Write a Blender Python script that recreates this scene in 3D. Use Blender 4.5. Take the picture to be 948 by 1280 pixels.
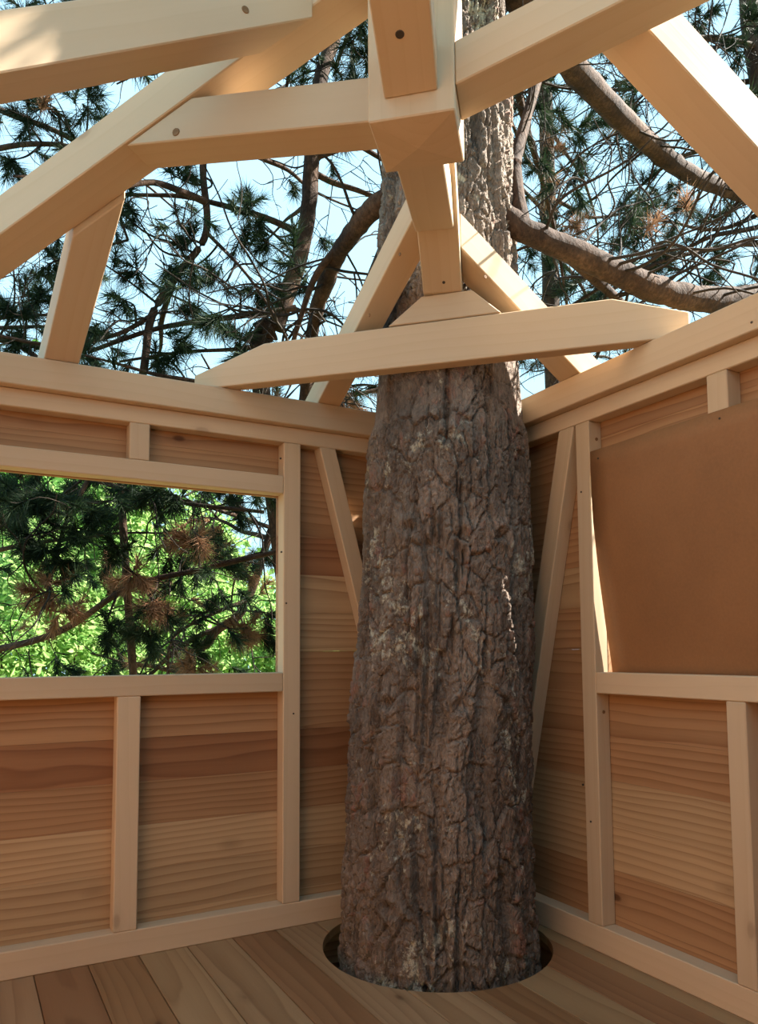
import bpy, bmesh, math, random
import numpy as np
from mathutils import Vector, Matrix

for o in list(bpy.data.objects):
    bpy.data.objects.remove(o)
scene = bpy.context.scene
COL = scene.collection
RNG = np.random.default_rng(7)
random.seed(7)

# ------------------------------------------------------------------ camera
CAMP = np.array([-1.9875, -2.8273, 1.0429])
FPX, PPX, PPY = 963.45, 474.0, 740.0
YAW, PITCH, ROLL = math.radians(28.55), math.radians(4.49), math.radians(-0.37)
_f = np.array([math.sin(YAW) * math.cos(PITCH), math.cos(YAW) * math.cos(PITCH), math.sin(PITCH)])
_r = np.array([math.cos(YAW), -math.sin(YAW), 0.0])
_u = np.cross(_r, _f)
R_ = _r * math.cos(ROLL) + _u * math.sin(ROLL)
U_ = -_r * math.sin(ROLL) + _u * math.cos(ROLL)
F_ = _f
cam = bpy.data.cameras.new('camera')
cam.sensor_fit = 'VERTICAL'
cam.sensor_height = 36.0
cam.sensor_width = 36.0 * 948 / 1280
cam.lens = FPX * 36.0 / 1280
cam.shift_y = 100.0 / 1280
cam.clip_start = 0.02
cam.clip_end = 500
camo = bpy.data.objects.new('camera', cam)
COL.objects.link(camo)
camo.matrix_world = Matrix(((R_[0], U_[0], -F_[0], CAMP[0]), (R_[1], U_[1], -F_[1], CAMP[1]),
                            (R_[2], U_[2], -F_[2], CAMP[2]), (0, 0, 0, 1)))
scene.camera = camo


def at(px, py, w):
    """photo pixel + depth in metres along the view axis -> world point"""
    return CAMP + w * (F_ + R_ * (px - PPX) / FPX - U_ * (py - PPY) / FPX)


# ------------------------------------------------------------------ world, sun, exposure
world = bpy.data.worlds.new('world')
scene.world = world
world.use_nodes = True
wn = world.node_tree
wn.nodes.clear()
wo = wn.nodes.new('ShaderNodeOutputWorld')
bg = wn.nodes.new('ShaderNodeBackground')
tc = wn.nodes.new('ShaderNodeTexCoord')
sep = wn.nodes.new('ShaderNodeSeparateXYZ')
ramp = wn.nodes.new('ShaderNodeValToRGB')
ramp.color_ramp.elements[0].position = 0.0
ramp.color_ramp.elements[0].color = (0.54, 0.87, 1.0, 1)
ramp.color_ramp.elements[1].position = 0.9
ramp.color_ramp.elements[1].color = (0.44, 0.76, 1.0, 1)
wn.links.new(tc.outputs['Generated'], sep.inputs[0])
wn.links.new(sep.outputs['Z'], ramp.inputs[0])
wn.links.new(ramp.outputs[0], bg.inputs['Color'])
bg.inputs['Strength'].default_value = 1.65
wn.links.new(bg.outputs[0], wo.inputs[0])

SUN_AZ, SUN_EL = math.radians(106), math.radians(41)
sun = bpy.data.lights.new('sun', 'SUN')
sun.energy = 32.0
sun.angle = math.radians(0.6)
sun.color = (1.0, 0.93, 0.82)
suno = bpy.data.objects.new('sun', sun)
COL.objects.link(suno)
_sd = Vector((math.sin(SUN_AZ) * math.cos(SUN_EL), math.cos(SUN_AZ) * math.cos(SUN_EL), math.sin(SUN_EL)))
suno.rotation_euler = _sd.to_track_quat('Z', 'Y').to_euler()
suno.location = _sd * 20

scene.view_settings.view_transform = 'Standard'
scene.view_settings.look = 'None'
scene.view_settings.gamma = 1.0
scene.view_settings.use_curve_mapping = False
scene.view_settings.exposure = -0.02


# ------------------------------------------------------------------ materials
class NT:
    def __init__(self, name):
        self.m = bpy.data.materials.new(name)
        self.m.use_nodes = True
        self.t = self.m.node_tree
        self.t.nodes.clear()
        self.out = self.n('ShaderNodeOutputMaterial')
        self.b = self.n('ShaderNodeBsdfPrincipled')
        self.l(self.b.outputs[0], self.out.inputs[0])

    def n(self, typ, **kw):
        nd = self.t.nodes.new(typ)
        for k, v in kw.items():
            setattr(nd, k, v)
        return nd

    def l(self, a, b):
        self.t.links.new(a, b)

    def math(self, op, a, b=None, clamp=False):
        nd = self.n('ShaderNodeMath', operation=op)
        nd.use_clamp = clamp
        for i, v in enumerate((a, b)):
            if v is None:
                continue
            if isinstance(v, (int, float)):
                nd.inputs[i].default_value = v
            else:
                self.l(v, nd.inputs[i])
        return nd.outputs[0]

    def vmath(self, op, a, b):
        nd = self.n('ShaderNodeVectorMath', operation=op)
        for i, v in enumerate((a, b)):
            if isinstance(v, (tuple, list)):
                nd.inputs[i].default_value = v
            else:
                self.l(v, nd.inputs[i])
        return nd.outputs[0]

    def mix(self, fac, a, b, blend='MIX'):
        nd = self.n('ShaderNodeMix', data_type='RGBA', blend_type=blend)
        for s, v in ((nd.inputs[0], fac), (nd.inputs[6], a), (nd.inputs[7], b)):
            if isinstance(v, (int, float)):
                s.default_value = v
            elif isinstance(v, (tuple, list)):
                s.default_value = (*v[:3], 1)
            else:
                self.l(v, s)
        return nd.outputs[2]

    def ramp(self, fac, stops):
        nd = self.n('ShaderNodeValToRGB')
        el = nd.color_ramp.elements
        while len(el) > 1:
            el.remove(el[-1])
        for i, (p, c) in enumerate(stops):
            e = el[0] if i == 0 else el.new(p)
            e.position = p
            e.color = (*c, 1) if isinstance(c, (tuple, list)) else (c, c, c, 1)
        self.l(fac, nd.inputs[0])
        return nd.outputs[0]

    def noise(self, vec, scale, detail=3, rough=0.5, dist=0.0):
        nd = self.n('ShaderNodeTexNoise')
        nd.inputs['Scale'].default_value = scale
        nd.inputs['Detail'].default_value = detail
        nd.inputs['Roughness'].default_value = rough
        nd.inputs['Distortion'].default_value = dist
        if vec is not None:
            self.l(vec, nd.inputs['Vector'])
        return nd.outputs[0]

    def bump(self, h, strength, dist=0.002):
        nd = self.n('ShaderNodeBump')
        nd.inputs['Strength'].default_value = strength
        nd.inputs['Distance'].default_value = dist
        self.l(h, nd.inputs['Height'])
        self.l(nd.outputs[0], self.b.inputs['Normal'])


def wood_material(name, base, dark, ring_scale, contrast, knots=0.5, use_obj_color=False, rough=0.6):
    """planed softwood; local X is the length of the timber"""
    w = NT(name)
    tcn = w.n('ShaderNodeTexCoord')
    inf = w.n('ShaderNodeObjectInfo')
    comb = w.n('ShaderNodeCombineXYZ')
    w.l(w.math('MULTIPLY', inf.outputs['Random'], 37.0), comb.inputs[0])
    w.l(w.math('MULTIPLY', w.math('SUBTRACT', w.math('FRACT', w.math('MULTIPLY', inf.outputs['Random'], 7.3)), 0.5), 0.22), comb.inputs[1])
    w.l(w.math('ADD', w.math('MULTIPLY', inf.outputs['Random'], 0.10), 0.03), comb.inputs[2])
    p = w.vmath('ADD', tcn.outputs['Object'], comb.outputs[0])
    # warp the growth rings slowly along the length
    ps = w.vmath('MULTIPLY', p, (0.9, 4.0, 4.0))
    nz = w.n('ShaderNodeTexNoise')
    nz.inputs['Scale'].default_value = 1.0
    nz.inputs['Detail'].default_value = 2.5
    w.l(ps, nz.inputs['Vector'])
    warp = w.vmath('MULTIPLY', w.vmath('SUBTRACT', nz.outputs['Color'], (0.5, 0.5, 0.5)), (0.0, 0.075, 0.075))
    q = w.vmath('ADD', w.vmath('MULTIPLY', p, (0.06, 1.0, 1.0)), warp)
    wave = w.n('ShaderNodeTexWave', wave_type='RINGS', rings_direction='X', wave_profile='SAW')
    wave.inputs['Scale'].default_value = ring_scale
    wave.inputs['Distortion'].default_value = 0.6
    wave.inputs['Detail'].default_value = 1.5
    wave.inputs['Detail Scale'].default_value = 2.0
    w.l(q, wave.inputs['Vector'])
    rings = w.ramp(wave.outputs['Fac'], [(0.0, 0.0), (0.35, 0.12), (0.8, 0.65), (0.93, 1.0), (1.0, 0.0)])
    fib = w.noise(w.vmath('MULTIPLY', p, (5.0, 160.0, 160.0)), 1.0, 2, 0.6)
    tone = w.noise(w.vmath('MULTIPLY', p, (0.7, 9.0, 9.0)), 1.0, 3)
    # knots: sparse dark ovals
    vor = w.n('ShaderNodeTexVoronoi', feature='F1')
    vor.inputs['Scale'].default_value = 1.0
    w.l(w.vmath('MULTIPLY', p, (2.4, 5.0, 5.0)), vor.inputs['Vector'])
    knot = w.ramp(vor.outputs['Distance'], [(0.0, 1.0), (0.045, 0.9), (0.075, 0.25), (0.16, 0.0)])
    a = w.math('MULTIPLY', rings, contrast)
    a = w.math('ADD', a, w.math('MULTIPLY', w.math('SUBTRACT', fib, 0.5), 0.30 * contrast + 0.1))
    a = w.math('ADD', a, w.math('MULTIPLY', w.math('SUBTRACT', tone, 0.5), 0.9), clamp=True)
    col = w.mix(a, base, dark)
    col = w.mix(w.math('MULTIPLY', knot, knots), col, (dark[0] * 0.35, dark[1] * 0.28, dark[2] * 0.25))
    if use_obj_color:
        col = w.mix(1.0, col, inf.outputs['Color'], 'MULTIPLY')
    else:
        v = w.math('ADD', w.math('MULTIPLY', inf.outputs['Random'], 0.16), 0.90)
        cv = w.n('ShaderNodeCombineXYZ')
        for i in range(3):
            w.l(v, cv.inputs[i])
        col = w.mix(1.0, col, cv.outputs[0], 'MULTIPLY')
    w.l(col, w.b.inputs['Base Color'])
    w.b.inputs['Roughness'].default_value = rough
    w.b.inputs['Specular IOR Level'].default_value = 0.25
    w.bump(w.math('ADD', w.math('MULTIPLY', rings, 0.5), fib), 0.12, 0.001)
    return w.m


M_SPRUCE = wood_material('planed_spruce', (0.555, 0.415, 0.275), (0.47, 0.33, 0.198), 9.0, 0.25, 0.4)
M_LARCH = wood_material('larch_cladding', (0.52, 0.37, 0.23), (0.25, 0.135, 0.068), 13.0, 0.62, 0.9, True)
M_FLOOR = wood_material('larch_floor', (0.36, 0.24, 0.14), (0.20, 0.11, 0.055), 11.0, 0.55, 0.8, True, 0.5)


def bark_material(name, tones, lichen, rough_scale=1.0, use_attr=False):
    w = NT(name)
    tcn = w.n('ShaderNodeTexCoord')
    p = tcn.outputs['Object']
    big = w.noise(w.vmath('MULTIPLY', p, (5, 5, 2.2)), rough_scale, 4, 0.6)
    fine = w.noise(w.vmath('MULTIPLY', p, (60, 60, 35)), rough_scale, 5, 0.7)
    red = w.noise(w.vmath('MULTIPLY', p, (11, 11, 5)), rough_scale, 3, 0.6)
    col = w.ramp(w.math('ADD', w.math('MULTIPLY', big, 0.55), w.math('MULTIPLY', fine, 0.45)),
                 [(0.38, tones[0]), (0.5, tones[1]), (0.62, tones[2])])
    if use_attr:
        at_ = w.n('ShaderNodeAttribute', attribute_name='plate')
        col = w.mix(w.math('MULTIPLY', at_.outputs['Fac'], 0.5), col, tones[2])
        flake = w.ramp(w.math('ADD', red, w.math('MULTIPLY', w.math('SUBTRACT', at_.outputs['Fac'], 0.5), 0.45)),
                       [(0.66, 0.0), (0.80, 1.0)])
        col = w.mix(w.math('MULTIPLY', flake, 0.6), col, (0.27, 0.12, 0.085))
    if lichen:
        li = w.noise(w.vmath('MULTIPLY', p, (22, 22, 16)), 1.0, 5, 0.75)
        patch = w.noise(w.vmath('MULTIPLY', p, (4, 4, 3)), 1.0, 2)
        lm = w.ramp(w.math('ADD', w.math('MULTIPLY', li, 0.7), w.math('MULTIPLY', patch, 0.45)),
                    [(0.635, 0.0), (0.70, 1.0)])
        col = w.mix(w.math('MULTIPLY', lm, 0.75), col, (0.50, 0.48, 0.38))
    w.l(col, w.b.inputs['Base Color'])
    w.b.inputs['Roughness'].default_value = 0.85
    w.b.inputs['Specular IOR Level'].default_value = 0.2
    mid = w.noise(w.vmath('MULTIPLY', p, (40, 40, 18)), rough_scale, 6, 0.65)
    if use_attr:
        wp = w.n('ShaderNodeTexNoise')
        wp.inputs['Scale'].default_value = 9.0
        wp.inputs['Detail'].default_value = 4
        w.l(p, wp.inputs['Vector'])
        pw = w.vmath('ADD', w.vmath('MULTIPLY', p, (1, 1, 0.5)), w.vmath('MULTIPLY', wp.outputs['Color'], (0.05, 0.05, 0.03)))
        h = mid
        for sc_, wt in ((30.0, 0.55), (85.0, 0.4)):
            v = w.n('ShaderNodeTexVoronoi', feature='DISTANCE_TO_EDGE')
            v.inputs['Scale'].default_value = sc_
            w.l(pw, v.inputs['Vector'])
            h = w.math('ADD', h, w.math('MULTIPLY', w.ramp(v.outputs['Distance'], [(0.0, 0.0), (0.10, 0.85), (0.3, 1.0)]), wt))
        w.bump(w.math('ADD', h, w.math('MULTIPLY', fine, 0.9)), 0.8, 0.009)
    else:
        w.bump(w.math('ADD', mid, w.math('MULTIPLY', fine, 0.5)), 0.9, 0.012)
    return w.m


M_BARK = bark_material('pine_bark', [(0.058, 0.042, 0.033), (0.135, 0.101, 0.079), (0.27, 0.213, 0.172)], True, 1.0, True)
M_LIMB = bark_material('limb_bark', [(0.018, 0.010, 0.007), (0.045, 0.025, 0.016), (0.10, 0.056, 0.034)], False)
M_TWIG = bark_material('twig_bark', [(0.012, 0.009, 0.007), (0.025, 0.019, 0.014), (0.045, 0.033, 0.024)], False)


def leaf_material(name, c1, c2, transl):
    w = NT(name)
    geo = w.n('ShaderNodeNewGeometry')
    col = w.mix(geo.outputs['Random Per Island'], c1, c2)
    w.l(col, w.b.inputs['Base Color'])
    w.b.inputs['Roughness'].default_value = 0.6
    w.b.inputs['Specular IOR Level'].default_value = 0.12
    tr = w.n('ShaderNodeBsdfTranslucent')
    w.l(col, tr.inputs[0])
    mx = w.n('ShaderNodeMixShader')
    mx.inputs[0].default_value = transl
    w.l(w.b.outputs[0], mx.inputs[1])
    w.l(tr.outputs[0], mx.inputs[2])
    w.l(mx.outputs[0], w.out.inputs[0])
    return w.m


M_NEEDLE = leaf_material('pine_needles', (0.008, 0.018, 0.013), (0.03, 0.055, 0.02), 0.2)
M_DEAD = leaf_material('dry_needles', (0.20, 0.10, 0.055), (0.36, 0.21, 0.12), 0.3)
M_LEAF = leaf_material('broad_leaves', (0.13, 0.30, 0.07), (0.42, 0.60, 0.20), 0.42)
M_LEAF2 = leaf_material('dark_broad_leaves', (0.05, 0.17, 0.04), (0.14, 0.34, 0.06), 0.4)


def plain_material(name, c, rough=0.6, var=0.12, scale=9.0):
    w = NT(name)
    tcn = w.n('ShaderNodeTexCoord')
    n1 = w.noise(tcn.outputs['Object'], scale, 3, 0.6)
    n2 = w.noise(tcn.outputs['Object'], scale * 40, 2, 0.6)
    f = w.math('ADD', w.math('MULTIPLY', n1, 0.6), w.math('MULTIPLY', n2, 0.4))
    lo = tuple(x * (1 - var) for x in c)
    hi = tuple(min(1, x * (1 + var)) for x in c)
    w.l(w.ramp(f, [(0.35, lo), (0.65, hi)]), w.b.inputs['Base Color'])
    w.b.inputs['Roughness'].default_value = rough
    w.b.inputs['Specular IOR Level'].default_value = 0.2
    return w.m


M_HARDBOARD = plain_material('brown_hardboard', (0.255, 0.122, 0.052), 0.55, 0.10, 3.0)
M_SCREW = plain_material('screw_metal', (0.06, 0.045, 0.035), 0.5)
M_PEG = plain_material('end_grain_peg', (0.20, 0.11, 0.05), 0.7, 0.3, 60)
M_GROUND = plain_material('forest_floor', (0.16, 0.14, 0.06), 0.9, 0.5, 0.6)


# ------------------------------------------------------------------ object helpers
def tag(o, label=None, cat=None, group=None, kind=None):
    if label:
        o['label'] = label
    if cat:
        o['category'] = cat
    if group:
        o['group'] = group
    if kind:
        o['kind'] = kind
    return o


def empty(name, loc=(0, 0, 0)):
    o = bpy.data.objects.new(name, None)
    o.empty_display_size = 0.1
    COL.objects.link(o)
    o.location = loc
    return o


def link(name, me, mat, parent=None, M=None):
    if mat and not me.materials:
        me.materials.append(mat)
    o = bpy.data.objects.new(name, me)
    COL.objects.link(o)
    if M is not None:
        o.matrix_world = M
    if parent:
        o.parent = parent
        o.matrix_parent_inverse = parent.matrix_basis.inverted()
    return o


_box = {}


def box_mesh(lx, ly, lz, bev=0.003, key=''):
    k = (round(lx, 3), round(ly, 4), round(lz, 4), bev, key)
    if k in _box:
        return _box[k]
    bm = bmesh.new()
    bmesh.ops.create_cube(bm, size=1)
    bmesh.ops.scale(bm, vec=(lx, ly, lz), verts=bm.verts)
    if bev:
        bmesh.ops.bevel(bm, geom=bm.edges[:], offset=bev, segments=1, affect='EDGES')
    me = bpy.data.meshes.new('timber')
    bm.to_mesh(me)
    bm.free()
    _box[k] = me
    return me


def box(name, x0, x1, y0, y1, z0, z1, mat, parent=None, bev=0.003):
    """axis-aligned timber whose local X runs along its longest side"""
    d = [x1 - x0, y1 - y0, z1 - z0]
    c = Vector(((x0 + x1) / 2, (y0 + y1) / 2, (z0 + z1) / 2))
    ax = d.index(max(d))
    if ax == 0:
        me, rot = box_mesh(d[0], d[1], d[2], bev, mat.name), Matrix.Identity(4)
    elif ax == 1:
        me, rot = box_mesh(d[1], d[0], d[2], bev, mat.name), Matrix.Rotation(math.pi / 2, 4, 'Z')
    else:
        me, rot = box_mesh(d[2], d[1], d[0], bev, mat.name), Matrix.Rotation(math.pi / 2, 4, 'Y')
    return link(name, me, mat, parent, Matrix.Translation(c) @ rot)


def beam(name, P0, P1, w, h, mat, parent=None, anchor='under', cuts=(), bev=0.003, up=(0, 0, 1)):
    """square timber from P0 to P1 (points on the middle of its underside, or its axis); cuts are
    (point, normal) planes in the world that trim off the side the normal points to"""
    P0, P1 = Vector(P0), Vector(P1)
    X = (P1 - P0).normalized()
    Y = Vector(up).cross(X).normalized()
    Z = X.cross(Y)
    c = (P0 + P1) / 2
    if anchor == 'under':
        c = c + Z * h / 2
    M = Matrix((X, Y, Z)).transposed().to_4x4()
    M.translation = c
    L = (P1 - P0).length
    bm = bmesh.new()
    bmesh.ops.create_cube(bm, size=1)
    bmesh.ops.scale(bm, vec=(L, w, h), verts=bm.verts)
    Mi = M.inverted()
    for p, n in cuts:
        pl = Mi @ Vector(p)
        nl = Mi.to_3x3() @ Vector(n)
        r = bmesh.ops.bisect_plane(bm, geom=bm.verts[:] + bm.edges[:] + bm.faces[:], dist=1e-5,
                                   plane_co=pl, plane_no=nl, clear_outer=True)
        ed = [e for e in r['geom_cut'] if isinstance(e, bmesh.types.BMEdge)]
        if ed:
            bmesh.ops.holes_fill(bm, edges=ed, sides=0)
    if bev:
        bmesh.ops.bevel(bm, geom=bm.edges[:], offset=bev, segments=1, affect='EDGES')
    bmesh.ops.recalc_face_normals(bm, faces=bm.faces)
    me = bpy.data.meshes.new(name)
    bm.to_mesh(me)
    bm.free()
    return link(name, me, mat, parent, M)


def prism(name, poly2d, org, ex, ez, ny, thick, mat, parent=None, bev=0.003):
    """polygon in the plane (org; ex, ez) extruded by thick along ny"""
    ex, ez, ny = Vector(ex).normalized(), Vector(ez).normalized(), Vector(ny).normalized()
    M = Matrix((ex, ny, ez)).transposed().to_4x4()
    M.translation = Vector(org)
    bm = bmesh.new()
    a = [bm.verts.new((x, 0, z)) for x, z in poly2d]
    b = [bm.verts.new((x, thick, z)) for x, z in poly2d]
    bm.faces.new(a)
    bm.faces.new(b[::-1])
    n = len(a)
    for i in range(n):
        bm.faces.new((a[i], b[i], b[(i + 1) % n], a[(i + 1) % n]))
    if bev:
        bmesh.ops.bevel(bm, geom=bm.edges[:], offset=bev, segments=1, affect='EDGES')
    bmesh.ops.recalc_face_normals(bm, faces=bm.faces)
    me = bpy.data.meshes.new(name)
    bm.to_mesh(me)
    bm.free()
    return link(name, me, mat, parent, M)


_disc = {}


def disc(name, P, n, r, depth, mat, parent=None):
    """small round peg or screw head, its axis along n"""
    k = (r, depth, mat.name)
    if k not in _disc:
        bm = bmesh.new()
        bmesh.ops.create_cone(bm, cap_ends=True, segments=12, radius1=r, radius2=r * 0.85, depth=depth)
        me = bpy.data.meshes.new(name)
        bm.to_mesh(me)
        bm.free()
        _disc[k] = me
    q = Vector(n).to_track_quat('Z', 'Y').to_matrix().to_4x4()
    q.translation = Vector(P)
    return link(name, _disc[k], mat, parent, q)


def ray_plane(px, py, P, n):
    d = F_ + R_ * (px - PPX) / FPX - U_ * (py - PPY) / FPX
    P, n = np.array(P, float), np.array(n, float)
    return CAMP + d * ((P - CAMP) @ n) / (d @ n)


# ------------------------------------------------------------------ the setting: ground, floor, walls
gm = bpy.data.meshes.new('ground')
gm.from_pydata([(-60, -60, -2.8), (60, -60, -2.8), (60, 60, -2.8), (-60, 60, -2.8)], [], [(0, 1, 2, 3)])
tag(link('ground', gm, M_GROUND), 'brown forest floor far below the tree house', None, None, 'structure')

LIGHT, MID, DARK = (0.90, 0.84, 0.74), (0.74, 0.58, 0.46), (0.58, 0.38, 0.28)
DEP = 0.063                                 # depth of the studs
BT = 0.022                                  # thickness of the cladding
HX, HY, HR = -0.442, -0.404, 0.41           # the hole for the tree

floor = tag(empty('floor'), 'reddish larch floorboards with a round hole for the trunk', None, None, 'structure')
fx = [-0.0655 + 0.1675 * k for k in range(1, -18, -1)]
ftone = [LIGHT, MID, LIGHT, MID, LIGHT, LIGHT, MID, LIGHT, LIGHT, MID, MID, LIGHT, MID, LIGHT, MID, LIGHT]
cutter_bm = bmesh.new()
bmesh.ops.create_cone(cutter_bm, cap_ends=True, segments=96, radius1=HR, radius2=HR, depth=0.6)
cutter_me = bpy.data.meshes.new('cutter')
cutter_bm.to_mesh(cutter_me)
cutter_bm.free()
cutter = bpy.data.objects.new('cutter', cutter_me)
COL.objects.link(cutter)
cutter.location = (HX, HY, 0)
bpy.context.view_layer.update()
for k in range(len(fx) - 1):
    x1, x0 = fx[k] - 0.0012, fx[k + 1] + 0.0012
    x1 = min(x1, 0.08)
    o = box('floorboard', x0, x1, -3.75, 0.08, -0.03, 0.0, M_FLOOR, floor, 0.0015)
    c = ftone[k % len(ftone)]
    j = RNG.uniform(0.92, 1.08)
    o.color = (c[0] * j, c[1] * j * RNG.uniform(0.96, 1.03), c[2] * j, 1)
    if x1 > HX - HR and x0 < HX + HR:
        md = o.modifiers.new('hole', 'BOOLEAN')
        md.operation = 'DIFFERENCE'
        md.object = cutter
        md.solver = 'EXACT'
        bpy.context.view_layer.update()
        ev = o.evaluated_get(bpy.context.evaluated_depsgraph_get())
        nm = bpy.data.meshes.new_from_object(ev)
        o.modifiers.clear()
        o.data = nm
bpy.data.objects.remove(cutter)
SR = 0.40  # lower deck layer added out of sight so the trunk hole stays dark
ring = [(HX + SR * math.cos(a), HY + SR * math.sin(a)) for a in np.linspace(0, 2 * np.pi, 64, endpoint=False)]
sb = bmesh.new()
for z in (-0.20, -0.22):
    inn = [sb.verts.new((x, y, z)) for x, y in ring]
    outr = []
    for x, y in ring:
        vx, vy = x - HX, y - HY
        t_ = min(((0.08 - HX) / vx if vx > 0 else (-3.0 - HX) / vx) if abs(vx) > 1e-6 else 1e9,
                 ((0.08 - HY) / vy if vy > 0 else (-3.75 - HY) / vy) if abs(vy) > 1e-6 else 1e9)
        outr.append(sb.verts.new((HX + vx * t_, HY + vy * t_, z)))
    for i in range(64):
        sb.faces.new((inn[i], inn[(i + 1) % 64], outr[(i + 1) % 64], outr[i]))
sm = bpy.data.meshes.new('shade_deck')
sb.to_mesh(sm)
sb.free()
link('shade_deck', sm, M_FLOOR, floor).color = (*DARK, 1)
box('fascia', -3.0, 0.085, 0.081, 0.10, -0.22, -0.001, M_LARCH, floor)
box('fascia', 0.081, 0.10, -3.75, 0.08, -0.22, -0.001, M_LARCH, floor)
for yj in (-3.3, -2.2, -1.15):
    box('joist', -3.0, 0.08, yj - 0.04, yj + 0.04, -0.19, -0.0305, M_SPRUCE, floor)

ROWS = [0.0, 0.12, 0.275, 0.43, 0.585, 0.74, 0.895, 1.05, 1.205, 1.36, 1.515, 1.67, 1.825, 1.945]
TONE_L = [LIGHT, LIGHT, LIGHT, MID, DARK, MID, MID, LIGHT, LIGHT, DARK, MID, MID, MID]
TONE_R = [MID, MID, LIGHT, LIGHT, MID, MID, MID, MID, LIGHT, MID, MID, MID, MID]


def cladding(axis, wall, lo, hi, wlo, whi, wz0, wz1, tones):
    """horizontal boards on the outside of the frame; axis 'x': wall along x at y=DEP, 'y': along y at x=DEP"""
    def plank(a, b, z0, z1, c, j):
        t = (DEP + 0.0005, DEP + BT)
        if axis == 'x':
            o = box('plank', a, b, t[0], t[1], z0, z1 - 0.0003, M_LARCH, wall, 0.0007)
        else:
            o = box('plank', t[0], t[1], a, b, z0, z1 - 0.0003, M_LARCH, wall, 0.0007)
        o.color = (c[0] * j, c[1] * j, c[2] * j, 1)
    for k in range(len(ROWS) - 1):
        z0, z1, c = ROWS[k], ROWS[k + 1], tones[k]
        j = RNG.uniform(0.93, 1.07)
        if z1 <= wz0 or z0 >= wz1 - 0.01:
            plank(lo, hi, z0, z1, c, j)
        else:
            plank(lo, wlo, z0, z1, c, j)
            plank(whi, hi, z0, z1, c, j)
            if z0 < wz0:
                plank(wlo + 0.001, whi - 0.001, z0, wz0 - 0.012, c, j)


def pegs(parent, lst, P, n, r=0.006, mat=None):
    for px, py in lst:
        X = ray_plane(px, py, P, n)
        disc('screw', X, n, r, 0.004, mat or M_SCREW, parent)


# left wall, along x at y = 0 .. DEP
wl = tag(empty('wall_left'), 'left plank wall with pale studs around the open window', None, None, 'structure')
cladding('x', wl, -3.0, DEP + BT, -2.03, -0.876, 0.968, 1.67, TONE_L)
box('base_plate', -2.93, 0.0, 0.0, DEP, 0.0, 0.09, M_SPRUCE, wl)
box('top_plate', -2.93, 0.0, 0.0, DEP, 1.881, 1.945, M_SPRUCE, wl)
box('top_beam', -2.93, DEP + BT, -0.04, DEP + BT, 1.9455, 2.05, M_SPRUCE, wl)
box('stud', -0.876, -0.804, 0.0, DEP, 0.0905, 1.8805, M_SPRUCE, wl)
box('stud', -2.10, -2.03, 0.0, DEP, 0.0905, 1.8805, M_SPRUCE, wl)
box('window_sill', -2.0295, -0.8765, 0.0, DEP, 0.894, 0.968, M_SPRUCE, wl)
box('window_header', -2.0295, -0.8765, 0.0, DEP, 1.673, 1.745, M_SPRUCE, wl)
box('short_stud', -1.495, -1.415, 0.0, DEP, 0.0905, 0.8935, M_SPRUCE, wl)
box('short_stud', -1.471, -1.399, 0.0, DEP, 1.7455, 1.8805, M_SPRUCE, wl)
hz = ((0, 0, 1.8808), (0, 0, 1))
lz = ((0, 0, 0.0902), (0, 0, -1))
beam('brace', (-0.689, 0.0315, 1.90), (-0.206, 0.0315, 0.07), 0.0695, DEP - 0.001, M_SPRUCE, wl, 'axis', (hz, lz), up=(0, 1, 0))
box('corner_post', -0.07, 0.0, 0.001, DEP, 0.0905, 1.8805, M_SPRUCE, wl)
pegs(wl, [(351, 573), (367, 892), (358, 754), (352, 690)], (0, 0, 0), (0, -1, 0), 0.004)

# right wall, along y at x = 0 .. DEP
wr = tag(empty('wall_right'), 'right plank wall with pale studs behind the hanging brown board', None, None, 'structure')
cladding('y', wr, -3.75, DEP, -2.02, -0.778, 0.968, 1.67, TONE_R)
box('base_plate', 0.0, DEP, -3.75, -0.0005, 0.0, 0.09, M_SPRUCE, wr)
box('top_plate', 0.0, DEP, -3.75, -0.0005, 1.881, 1.945, M_SPRUCE, wr)
box('top_beam', -0.04, DEP + BT, -3.75, -0.0405, 1.9455, 2.05, M_SPRUCE, wr)
box('stud', 0.0, DEP, -0.778, -0.709, 0.0905, 1.8805, M_SPRUCE, wr)
box('stud', 0.0, DEP, -2.09, -2.02, 0.0905, 1.8805, M_SPRUCE, wr)
box('window_sill', 0.0, DEP, -2.0195, -0.7785, 0.894, 0.968, M_SPRUCE, wr)
box('short_stud', 0.0, DEP, -1.369, -1.305, 0.0905, 0.8935, M_SPRUCE, wr)
box('short_stud', 0.0, DEP, -1.355, -1.283, 1.7455, 1.8805, M_SPRUCE, wr)
box('window_header', 0.004, DEP, -2.0195, -0.7785, 1.673, 1.745, M_SPRUCE, wr)
beam('brace', (0.0315, -0.664, 1.90), (0.0315, -0.206, 0.07), 0.077, DEP - 0.001, M_SPRUCE, wr, 'axis', (hz, lz), up=(1, 0, 0))
box('corner_post', 0.001, DEP, -0.07, -0.0005, 0.0905, 1.8805, M_SPRUCE, wr)
pegs(wr, [(727, 615), (739, 1027), (729, 981)], (0, 0, 0), (-1, 0, 0), 0.004)
pegs(wr, [(746, 549), (755, 890)], (0, -0.7785, 0), (0, -1, 0), 0.007, M_PEG)

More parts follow.
